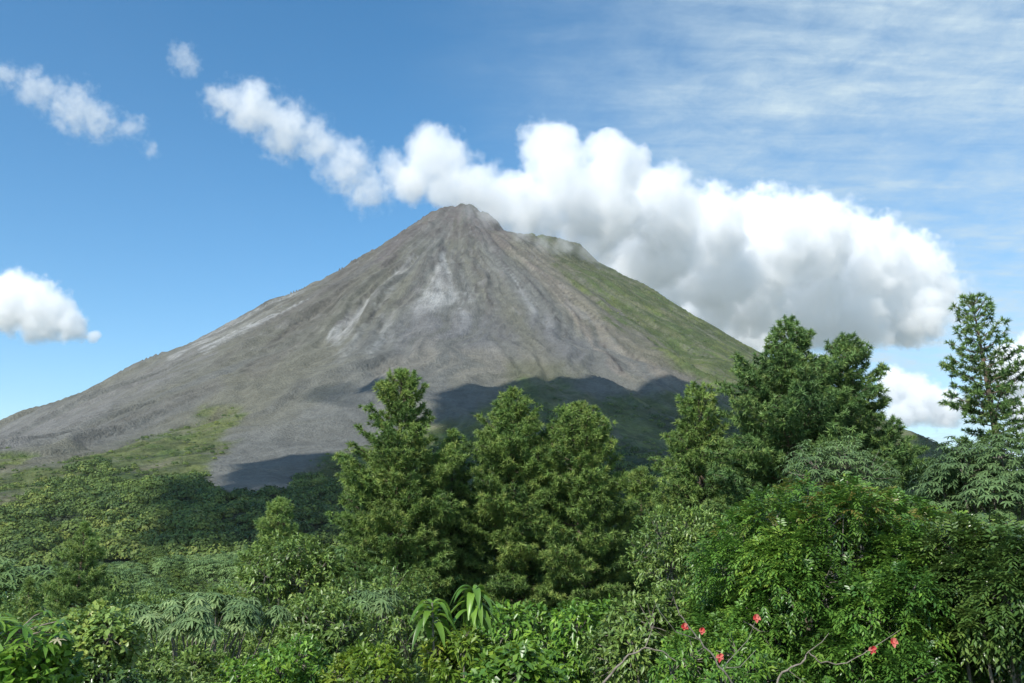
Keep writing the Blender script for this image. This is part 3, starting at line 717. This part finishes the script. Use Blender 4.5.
def leafy(name, label, cat, px, py, Y, rpx, rpy, seed, mat, kind='oval', size=.14, per=7, ncl=900, nl=12, lr=.42, group=None, depth=1., bark=None, r0=None, footpx=0., inner=.3, bottom=-.55,
          tones=(.45, .16), extra=None, tubes=True, top_mat=None):
    """a broad-leaved tree or shrub whose crown is centred on the pixel's world point"""
    g = np.random.default_rng(seed)
    c = at(px, py, Y); rx = rpx * Y / F; rz = rpy * Y / F; ry = rx * depth
    fx, fy = c[0] + footpx * Y / F, Y + .05 * ry
    foot = np.array([fx, fy, ground_at(fx, fy)])
    root = thing(name, foot, label, cat, group)
    off = c - foot
    P, D, I, L = crown_points(g, rx, ry, rz, nl, lr, ncl, inner, bottom)
    if kind == 'palm':
        kp = D[:, 2] > -.12; P, D, I = P[kp], D[kp], I[kp]
    b = Buf()
    if top_mat is not None:
        # young leaves at the crown's upper rim
        sel = (P[:, 2] > rz * .60) & (g.random(len(P)) < top_mat[1])
        b2 = Buf(); leaves_on(b2, g, P[sel] + off + D[sel] * size * .6, D[sel], I[sel], kind, size * .9, per, tones); b2.build('young_leaves', top_mat[0], root)
        P, D, I = P[~sel], D[~sel], I[~sel]
    leaves_on(b, g, P + off, D, I, kind, size, per, tones)
    b.build('crown' if cat == 'tree' else 'foliage', mat, root)
    tb = Buf(); H = off[2] + rz * .3
    limbs(tb, g, np.array([0, 0, -.3]), [l + off for l in L], r0 or max(.03, .018 * H + .012 * rx))
    # short twigs carrying the clusters
    li = np.array(L) + off
    pick = g.permutation(len(P))[:min(len(P), 220)]
    for i in pick:
        a = li[I[i]]; e = P[i] + off
        tb_mid = (a + e) / 2 + g.normal(0, .05 * np.linalg.norm(e - a), 3)
        add_tube(tb, [a, tb_mid, e], [.018 * (1 + size), .012, .006], 3)
    tb.build('trunk' if cat == 'tree' else 'stems', bark or M_bark2, root, True)
    return root

# ------------------------------------------------------------------ forest on the slopes: one mass
def clump_mesh(g, rad, k, leaf, flat=.7):
    d = rdir(k, g); d[:, 2] = np.abs(d[:, 2]) * 1.0 - .15; d = nrm(d)
    lump = 1 + .22 * np.sin(d[:, 0] * 5 + g.uniform(0, 6)) * np.cos(d[:, 1] * 6 + g.uniform(0, 6))
    P = d * np.array([1, 1, flat]) * rad * (lump * g.uniform(.72, 1.02, k))[:, None]
    N = nrm(d + rdir(k, g) * .5 + UP * .2); a = nrm(np.cross(N, rdir(k, g))); c = np.cross(N, a)
    s = leaf * g.uniform(.6, 1.3, k)[:, None]
    V = np.stack([P - a * s, P - c * s * .7, P + a * s, P + c * s * .7], 1)
    return V
gf = np.random.default_rng(21)
temps = [clump_mesh(gf, 1., 150, .15) for _ in range(6)]
cand = 150000
ix = gf.integers(0, VX.shape[0], cand), gf.integers(0, VX.shape[1], cand)
fx, fy = gf.uniform(-1300, 1900, cand), 480 + 1900 * gf.random(cand) ** 1.5
jx_ = np.searchsorted(ax, fx).clip(1, len(ax) - 1); jy_ = np.searchsorted(ay, fy).clip(1, len(ay) - 1)
fz = VZ[jy_, jx_]; fv = VVEG[jy_, jx_]; ff = VFOR[jy_, jx_]
fpx, fpy = proj(fx, fy, fz)
keep = (gf.random(cand) < sstep(.1, .7, fv)) & (fpx > -120) & (fpx < 1150) & (fpy < 605) & (gf.random(cand) < (.10 + .90 * ff ** 1.1) ) & (fy < 2300)
keep &= (gf.random(cand) < np.where((fpx > 400) & (fpx < 900), .35, 1.))
fx, fy, fz, ff = fx[keep], fy[keep], fz[keep], ff[keep]
print('slope forest crowns', len(fx))
fb = Buf()
rad = (2.2 + 5.4 * gf.random(len(fx)) ** 2) * np.where(ff > .5, 1., .5)
ftone = .42 + .22 * fbm(fx / 70, fy / 70, 3, 151)
for ti, tm in enumerate(temps):
    s = np.arange(len(fx)) % 6 == ti; m = int(s.sum())
    a = gf.uniform(0, 6.3, m); ca, sa = np.cos(a), np.sin(a)
    V = np.broadcast_to(tm, (m,) + tm.shape).copy()
    x = V[..., 0] * ca[:, None, None] - V[..., 1] * sa[:, None, None]; y = V[..., 0] * sa[:, None, None] + V[..., 1] * ca[:, None, None]
    V = np.stack([x, y, V[..., 2]], -1) * rad[s][:, None, None, None] + np.stack([fx[s], fy[s], fz[s] + rad[s] * .35], -1)[:, None, None, :]
    nq = m * tm.shape[0]
    fb.add(V.reshape(-1, 3), np.arange(nq * 4).reshape(-1, 4), None, np.clip(np.repeat(ftone[s] + gf.normal(0, .22, m), tm.shape[0]) + gf.normal(0, .1, nq), 0, 1))
tag(fb.build('forest', M_far), kind='stuff')

# ------------------------------------------------------------------ umbrella-crowned canopy on the near rise
def canopy_proto(seed, mat, label, flat=.42):
    g = np.random.default_rng(seed)
    root = thing('canopy_tree', (0, 0, 0), label, 'tree', 'canopy trees on the rise below the volcano')
    H = 11.; rx = 5.2
    P, D, I, L = crown_points(g, rx, rx, rx * flat, 13, .62, 520, .35, -.1)
    D = nrm(D + UP * .6)
    b = Buf(); leaves_on(b, g, P + [0, 0, H], D, I, 'palm', .85, 7, (.5, .2)); b.build('crown', mat, root)
    tb = Buf(); limbs(tb, g, np.array([0, 0, -2.]), [l + [0, 0, H - .3] for l in L], .22, .6); tb.build('trunk', M_bark2, root, True)
    return root
LC = {0: 'pale flat-crowned tree, one of the canopy massed on the rise before the shaded forest',
      1: 'darker round-crowned tree, one of the canopy massed on the rise before the shaded forest'}
protos = [canopy_proto(301, M_mid, LC[0]), canopy_proto(302, M_mid, LC[0]), canopy_proto(303, M_far, LC[1], .7), canopy_proto(304, M_mid, LC[0], .5)]
gc = np.random.default_rng(55); first = [True] * 4; cnt = 0; used = []
spots = []
for row, (Yr, x0, x1) in enumerate([(320, -210, 60), (300, -200, 70), (278, -180, 75), (256, -165, 80), (234, -150, 70), (212, -135, 60), (190, -120, 45), (168, -110, 40), (146, -98, 35), (126, -86, 30), (108, -75, 30), (92, -66, 20)]):
    x = x0 + gc.uniform(0, 8)
    while x < x1:
        spots.append((x, Yr + gc.uniform(-8, 8))); x += gc.uniform(8, 12.5) * (1 if Yr > 150 else .95)
for x, y in spots:
    k = int(gc.choice(4, p=[.32, .28, .2, .2])); s = gc.uniform(.75, 1.2); z = ground_at(x, y)
    qx, qy = proj(np.array(x), np.array(float(y)), np.array(z + 11 * s))
    if qx < -60 or qx > 720 or qy > 720: continue
    if qx > 400 and y > 150: continue
    if first[k]: o = protos[k]; first[k] = False; o.location = (x, y, z); o.rotation_euler = (0, 0, gc.uniform(0, 6.3)); o.scale = (s,) * 3
    else: copy_thing(protos[k], (x, y, z), gc.uniform(0, 6.3), s)
    cnt += 1
print('canopy trees', cnt)

# ------------------------------------------------------------------ pines
PSH = [(0, .05), (.08, .22), (.22, .40), (.42, .62), (.62, .92), (.8, 1.), (1, .8)]
pine('tall pine left of the middle, narrow tip above its neighbours, long branches reaching left', 402, 370, 52, 640, 66, 11, M_pine, shape=[(0, .06), (.08, .28), (.2, .48), (.28, .42), (.36, .62), (.5, .95), (.7, 1.), (1, .75)], dens=.93)
pine('slim pine crown pressed between the leaning-tipped pine and the middle pine', 452, 432, 56, 640, 46, 12, M_pine)
pine('middle pine of the central group with a rounded bushy tip', 513, 391, 54, 640, 62, 13, M_pine, shape=[(0, .04), (.08, .28), (.2, .5), (.4, .75), (.6, .95), (1, .8)])
pine('pine at the right of the central group with a broad blunt top', 577, 406, 53, 640, 58, 14, M_pine, shape=[(0, .05), (.08, .36), (.22, .62), (.45, .85), (.7, 1.), (1, .8)])
pine('pine standing alone right of the central group, bare trunk and grey branches showing low down', 698, 390, 50, 545, 50, 15, M_pine, dens=.9, shape=[(0, .10), (.08, .30), (.3, .55), (.55, .85), (.85, 1.), (1, .9)])
pine('largest dark pine on the right with the highest pointed top of the pair', 789, 321, 46, 560, 84, 16, M_pine_dark, shape=[(0, .03), (.08, .20), (.17, .32), (.23, .34), (.32, .62), (.5, .84), (.75, 1.), (1, .85)], nl=.31)
pine('dark pine joined to the right side of the largest pine, with a blunt second top', 846, 337, 47, 545, 64, 17, M_pine_dark, shape=[(0, .05), (.08, .30), (.2, .44), (.3, .52), (.45, .70), (.7, .95), (1, .8)], nl=.31)
pine('lower pine tucked against the left foot of the largest pine', 746, 438, 47, 570, 34, 18, M_pine_dark)
pine('isolated open-crowned pine at the far right, sky showing between its branches', 972, 297, 42, 470, 41, 19, M_pine_dark, dens=.70, bare=.10, shift=-1.05, k=22,
     shape=[(0, .14), (.1, .42), (.3, .66), (.5, .85), (.8, 1.), (1, .9)], nl=.27)
pine('pale yellow-green pine top peeping over the palmate-leaved tree', 932, 462, 46, 560, 30, 20, M_pine)
pine('thin young pine at left with a ragged open crown before the shaded forest', 86, 524, 60, 640, 34, 22, M_pine_bright, dens=.95, bare=.08, group='small pines at left', shape=[(0, .05), (.15, .3), (.4, .62), (.7, .9), (1, .9)])
pine('tiny pine tip left of the thin young pine', 30, 580, 62, 650, 16, 23, M_pine, group='small pines at left')
pine('young pine with a bushy egg-shaped top, standing apart left of the tall pines', 280, 501, 58, 640, 44, 24, M_pine_bright, group='small pines at left', shape=[(0, .05), (.10, .26), (.28, .44), (.36, .34), (.5, .8), (.7, 1.), (1, .9)])
pine('small slender pine right beside the egg-topped young pine', 331, 556, 62, 650, 18, 25, M_pine, group='small pines at left')
pine('short spire of a pine in the gap left of the tall leaning-tipped pine', 356, 560, 64, 650, 16, 26, M_pine, group='small pines at left')
pine('low pine filling the gap behind the central pines', 640, 470, 60, 640, 44, 27, M_pine)

# ------------------------------------------------------------------ broad-leaved trees and shrubs, nearest last
G1 = 'broad-leaved trees and shrubs in the foreground'
leafy('broadleaf_tree', 'leafy yellow-green tree hugging the lower half of the egg-topped young pine', 'tree', 288, 580, 50, 48, 40, 41, M_olive, 'oval', .30, 6, 1100, 14, group=G1)
leafy('broadleaf_tree', 'dark olive tree behind the drooping long-leaved plants', 'tree', 375, 630, 38, 70, 50, 42, M_olive, 'oval', .24, 7, 1200, 14, group=G1)
leafy('palmate_tree', 'small grey-leaved palmate tree left of the two arching plants', 'tree', 372, 606, 30, 30, 16, 43, M_grey, 'palm', .25, 8, 380, 9, group=G1)
leafy('broadleaf_tree', 'grey-olive fine-leaved tree left of the big glossy tree, under the lone pine', 'tree', 690, 560, 30, 58, 50, 44, M_olive, 'oval', .15, 7, 2200, 16, group=G1, inner=.4)
leafy('umbrella_tree', 'dark dome of large shiny leaves rising behind the big glossy tree', 'tree', 835, 498, 24, 50, 54, 45, M_grey, 'palm', .15, 7, 1300, 16, lr=.5, group=G1, tones=(.38, .15))
leafy('palmate_tree', 'palmate tree with drooping pale fingers at the right edge, below the isolated pine', 'tree', 985, 500, 21, 78, 62, 46, M_grey, 'palm', .155, 8, 2900, 30, lr=.32, group=G1, footpx=20, tones=(.32, .2), inner=.5)
leafy('broadleaf_tree', 'big glossy green tree with reddish young leaves along its top, filling the lower right', 'tree', 845, 640, 15.5, 190, 165, 47, M_bush, 'pinnate', .095, 9, 5600, 60, lr=.19, group=G1, r0=.07, inner=.45, depth=.8, top_mat=(M_red, .2))
leafy('broadleaf_tree', 'dark-leaved tree with deep shade beneath it in the lower right corner', 'tree', 995, 610, 14, 72, 84, 48, M_deep, 'pinnate', .11, 9, 1500, 16, lr=.36, group=G1, inner=.5)
leafy('shrub', 'light green shrub of upright oval leaves before the trunks of the central pines', 'shrub', 560, 655, 20, 88, 46, 49, M_glossy, 'oval', .17, 7, 1500, 16, group=G1, lr=.38)
leafy('shrub', 'bushy shrub in the gap between the central shrub and the big glossy tree', 'shrub', 655, 650, 17, 62, 50, 50, M_olive, 'oval', .13, 7, 1500, 14, group=G1)
leafy('shrub', 'yellow-green shrub of star-shaped leaf rosettes below the bright arching plant', 'shrub', 458, 668, 14, 34, 44, 51, M_yellow, 'oval', .13, 9, 300, 10, group=G1, lr=.36)
leafy('shrub', 'low bright yellowish shrub at the bottom edge left of the star-leaved shrub', 'shrub', 368, 680, 15, 48, 26, 52, M_yellow, 'oval', .12, 8, 520, 10, group=G1)
leafy('shrub', 'green shrub at the bottom edge between the star-leaved shrub and the central shrub', 'shrub', 512, 690, 13, 40, 42, 53, M_glossy, 'round', .15, 6, 420, 10, group=G1)
leafy('broadleaf_tree', 'mid-green leafy tree behind the pale cecropia, right of its crown', 'tree', 312, 640, 28, 62, 40, 54, M_olive, 'oval', .19, 7, 1200, 14, group=G1)
leafy('cecropia_tree', 'cecropia with a wide pale umbrella crown on forked dark stems at left', 'tree', 200, 622, 24, 92, 26, 55, M_grey, 'palm', .21, 8, 1700, 34, lr=.30, group=G1, tones=(.62, .25), bottom=-.3, r0=.10, inner=.6)
leafy('shrub', 'fine-leaved shrub below the forked stems of the cecropia', 'shrub', 175, 682, 21, 95, 26, 56, M_olive, 'oval', .15, 7, 900, 14, group=G1)
leafy('shrub', 'shrub at the bottom edge right of the cecropia stems', 'shrub', 285, 690, 18, 60, 38, 57, M_glossy, 'oval', .14, 7, 900, 12, group=G1)
leafy('broadleaf_tree', 'tree of round yellowish leaves at lower left before the thin young pine', 'tree', 82, 650, 17, 58, 36, 58, M_olive, 'round', .13, 6, 1000, 16, group=G1, tones=(.6, .25))
leafy('shrub', 'dark shrub in the bottom left corner', 'shrub', 30, 690, 13, 48, 38, 59, M_glossy, 'round', .17, 6, 420, 10, group=G1)
leafy('shrub', 'dark shaded shrub at the bottom edge under the round-leaved tree', 'shrub', 120, 700, 16, 50, 28, 60, M_deep, 'oval', .16, 7, 500, 10, group=G1)
leafy('shrub', 'leafy shrub low under the big glossy tree, behind the red-tipped twigs', 'shrub', 720, 690, 13.5, 80, 44, 61, M_glossy, 'oval', .10, 8, 1100, 14, group=G1)

# background fill between the near trees
gfil = np.random.default_rng(77)
def filler(seed, mat, label, size):
    g = np.random.default_rng(seed); root = thing('understorey_tree', (0, 0, 0), label, 'tree', 'understorey trees behind the foreground')
    P, D, I, L = crown_points(g, 3., 3., 2.6, 14, .42, 900, .35, -.6)
    b = Buf(); leaves_on(b, g, P + [0, 0, 4.2], D, I, 'oval', size, 7, (.42, .18)); b.build('crown', mat, root)
    tb = Buf(); limbs(tb, g, np.array([0, 0, -1.]), [l + [0, 0, 4.2] for l in L], .13, .4); tb.build('trunk', M_bark2, root, True)
    return root
LF = ['olive-green bushy tree, one of the understorey packed between and behind the foreground trees', 'deep green bushy tree, one of the understorey packed between and behind the foreground trees']
fp = [filler(401, M_olive, LF[0], .27), filler(402, M_deep, LF[1], .27)]; ff_ = [True, True]; nf = 0
for Yr, pyt in [(34, 640), (42, 625), (52, 612), (64, 604), (78, 598)]:
    for px_ in range(-20, 1060, int(3.9 * F / Yr)):
        px2 = px_ + gfil.uniform(-20, 20)
        if 120 < px2 < 260 and Yr < 40: continue
        p_ = at(px2, pyt + gfil.uniform(-8, 14), Yr + gfil.uniform(-3, 3)); gz = ground_at(p_[0], p_[1]); s = np.clip((p_[2] - gz) / 6.8, .5, 2.0)
        k = int(gfil.integers(0, 2)); loc = (p_[0], p_[1], gz)
        if ff_[k]: o = fp[k]; ff_[k] = False; o.location = loc; o.scale = (s,) * 3
        else: copy_thing(fp[k], loc, gfil.uniform(0, 6.3), s)
        nf += 1
print('fillers', nf)

# ------------------------------------------------------------------ particular plants
def arching(label, px, py, Y, size, seed, mat, n=14, down=3.):
    g = np.random.default_rng(seed); c = at(px, py, Y); foot = np.array([c[0], Y, ground_at(c[0], Y)])
    root = thing('arching_plant', foot, label, 'plant', 'young plants with long arching leaves'); off = c - foot
    a = np.arange(n) * 2.4 + g.uniform(0, 1, n); lev = np.linspace(0, 1, n)
    P = off + np.stack([0 * a, 0 * a, -lev * size * .75], 1); D = nrm(np.stack([np.cos(a) * .8, np.sin(a) * .8, .9 - .5 * lev], 1))
    N = nrm(-D * .3 + UP)
    b = Buf(); add_strips(b, P, D, N, size * g.uniform(.8, 1.15, n), size * .26, np.clip(g.normal(.5, .15, n), 0, 1), g.uniform(.95, 1.3, n), 8, .2, np.interp(np.linspace(0, 1, 9), [0, .15, .45, .8, 1], [.15, .75, 1, .6, .03]))
    b.build('foliage', mat, root)
    tb = Buf(); s = np.linspace(0, 1, 6)[:, None]; add_tube(tb, np.array([0, 0, -.2]) + (off - [0, 0, -.2]) * s + g.normal(0, .03, (6, 3)), np.linspace(.03, .015, 6), 6); tb.build('stem', M_bark2, root, True)
arching('bright green plant with long leaves arching down like a fountain, below the central pines', 433, 604, 14, .50, 81, M_arch, 20)
arching('darker plant with long hanging leaves just right of the bright arching plant', 474, 590, 14.5, .52, 82, M_glossy, 30)
def hands_plant(label, px, py, Y, n, spread, size, seed, mat, dry=0):
    g = np.random.default_rng(seed); c = at(px, py, Y); foot = np.array([c[0] - .15, Y, ground_at(c[0], Y)])
    root = thing('cecropia_sapling', foot, label, 'tree', G1); off = c - foot
    tb = Buf(); s = np.linspace(0, 1, 8)[:, None]; top = off - [0, 0, size * .3]
    add_tube(tb, np.array([0, 0, -.2]) + (top + [0, 0, .2]) * s + g.normal(0, .03, (8, 3)) * np.sin(s * 3.1), np.linspace(.09, .035, 8), 7)
    P = []; D = []
    for i in range(n):
        a = i * 2.4 + g.uniform(0, .6); e = g.uniform(.35, 1.2); h = np.array([math.cos(a) * math.cos(e), math.sin(a) * math.cos(e), math.sin(e) * .8 - .25])
        o = top - [0, 0, g.uniform(0, .5) * spread]; q = o + h * spread * g.uniform(.6, 1.1)
        add_tube(tb, [o, (o + q) / 2 + [0, 0, .06 * spread], q], [.016, .011, .008], 4); P.append(q); D.append(nrm(h * .4 + UP * .8))
    P = np.array(P); D = np.array(D); b = Buf(); leaves_on(b, g, P, D, np.arange(n), 'palm', size, 10, (.5, .2)); b.build('crown', mat, root)
    tb.build('trunk', M_twig, root, True)
    if dry:
        b = Buf(); q = at(dry[0], dry[1], Y - .3) - foot; qq = np.array([q])
        leaves_on(b, g, qq, np.array([[.2, -.6, .5]]), np.array([0]), 'palm', size * .62, 7, (.6, .1)); o = b.build('dry_leaf', M_dry, root)
        o['label'] = 'withered cream-coloured leaf'
hands_plant('cecropia sapling with big drooping hand-shaped leaves and a withered cream leaf at the left edge', 22, 622, 13, 34, .75, .25, 83, M_arch, (57, 640))

def twig(label, name, pts_px, Y, r, seed, red=(), mat=M_twig, sides=(), dy=.0):
    """a bare branch that comes up from the ground behind the frame's edge; bracts are its parts"""
    g = np.random.default_rng(seed); P = [at(px, py, Y + dy * i) for i, (px, py) in enumerate(pts_px)]
    f = P[0].copy(); f[2] = ground_at(f[0], f[1]); root = thing(name, f, label, 'branch', 'bare twiggy stems at the bottom edge')
    tb = Buf(); pts = [np.array([0, 0, -.1]), (P[0] - f) * .5 + g.normal(0, .05, 3)] + [p_ - f for p_ in P]
    pts = np.array(pts); u_ = np.linspace(0, len(pts) - 1, len(pts) * 4); pts = np.stack([np.interp(u_, np.arange(len(pts)), pts[:, j]) for j in range(3)], 1) + g.normal(0, .008, (len(u_), 3)); add_tube(tb, pts, np.linspace(r * 1.5, r * .45, len(pts)), 6)
    for sd in sides:
        q = np.array([at(px, py, Y + dy * 2) - f for px, py in sd]); add_tube(tb, q, np.linspace(r * .5, r * .25, len(q)), 5)
    tb.build('stem', mat, root, True)
    for (px, py) in red:
        o = at(px, py, Y - .05) - f; b = Buf(); n = 5
        th = np.arange(n) * 1.257 + g.uniform(0, 6); D = nrm(np.stack([np.cos(th), -.5 + 0 * th, np.sin(th)], 1)); N = np.broadcast_to([0, -1., .3], (n, 3))
        add_strips(b, np.repeat([o], n, 0), D, nrm(N), g.uniform(.035, .06, n), .048, g.uniform(.0, 1., n), .3, 3, .2, np.array([.3, 1, .8, .1]))
        b.build('red_bract', M_bract, root)
def plain(name, ramp): return leaf_mat(name, ramp, .5, .4, .25, .1)
M_bract = plain('red_bracts', [(.42, .03, .03), (.55, .06, .05), (.6, .22, .16)])
twig('dark bare stem with red bracts slanting up left across the big glossy tree', 'flowering_branch', [(742, 700), (722, 668), (700, 640), (684, 622), (672, 596)], 10.5, .011, 91, red=[(702, 630), (720, 656), (756, 617), (684, 626)], mat=M_bark2,
     sides=[[(726, 668), (740, 667), (756, 650)], [(722, 668), (748, 640), (756, 620)], [(700, 640), (676, 632), (660, 612), (654, 600)]])
twig('curved bare branch at lower right ending in one red bract', 'flowering_branch', [(764, 695), (783, 672), (803, 662), (808, 652), (822, 663), (845, 664), (868, 651)], 10, .010, 92, red=[(872, 649), (893, 641)],
     sides=[[(808, 652), (822, 642), (829, 633)], [(788, 670), (806, 684)], [(868, 651), (885, 640), (900, 630)]])
twig('arching pale bare branch below the grey-olive tree', 'bare_branch', [(598, 690), (612, 672), (628, 655), (645, 648), (660, 651), (676, 662)], 12, .014, 93, sides=[[(645, 648), (650, 635), (655, 620)]])
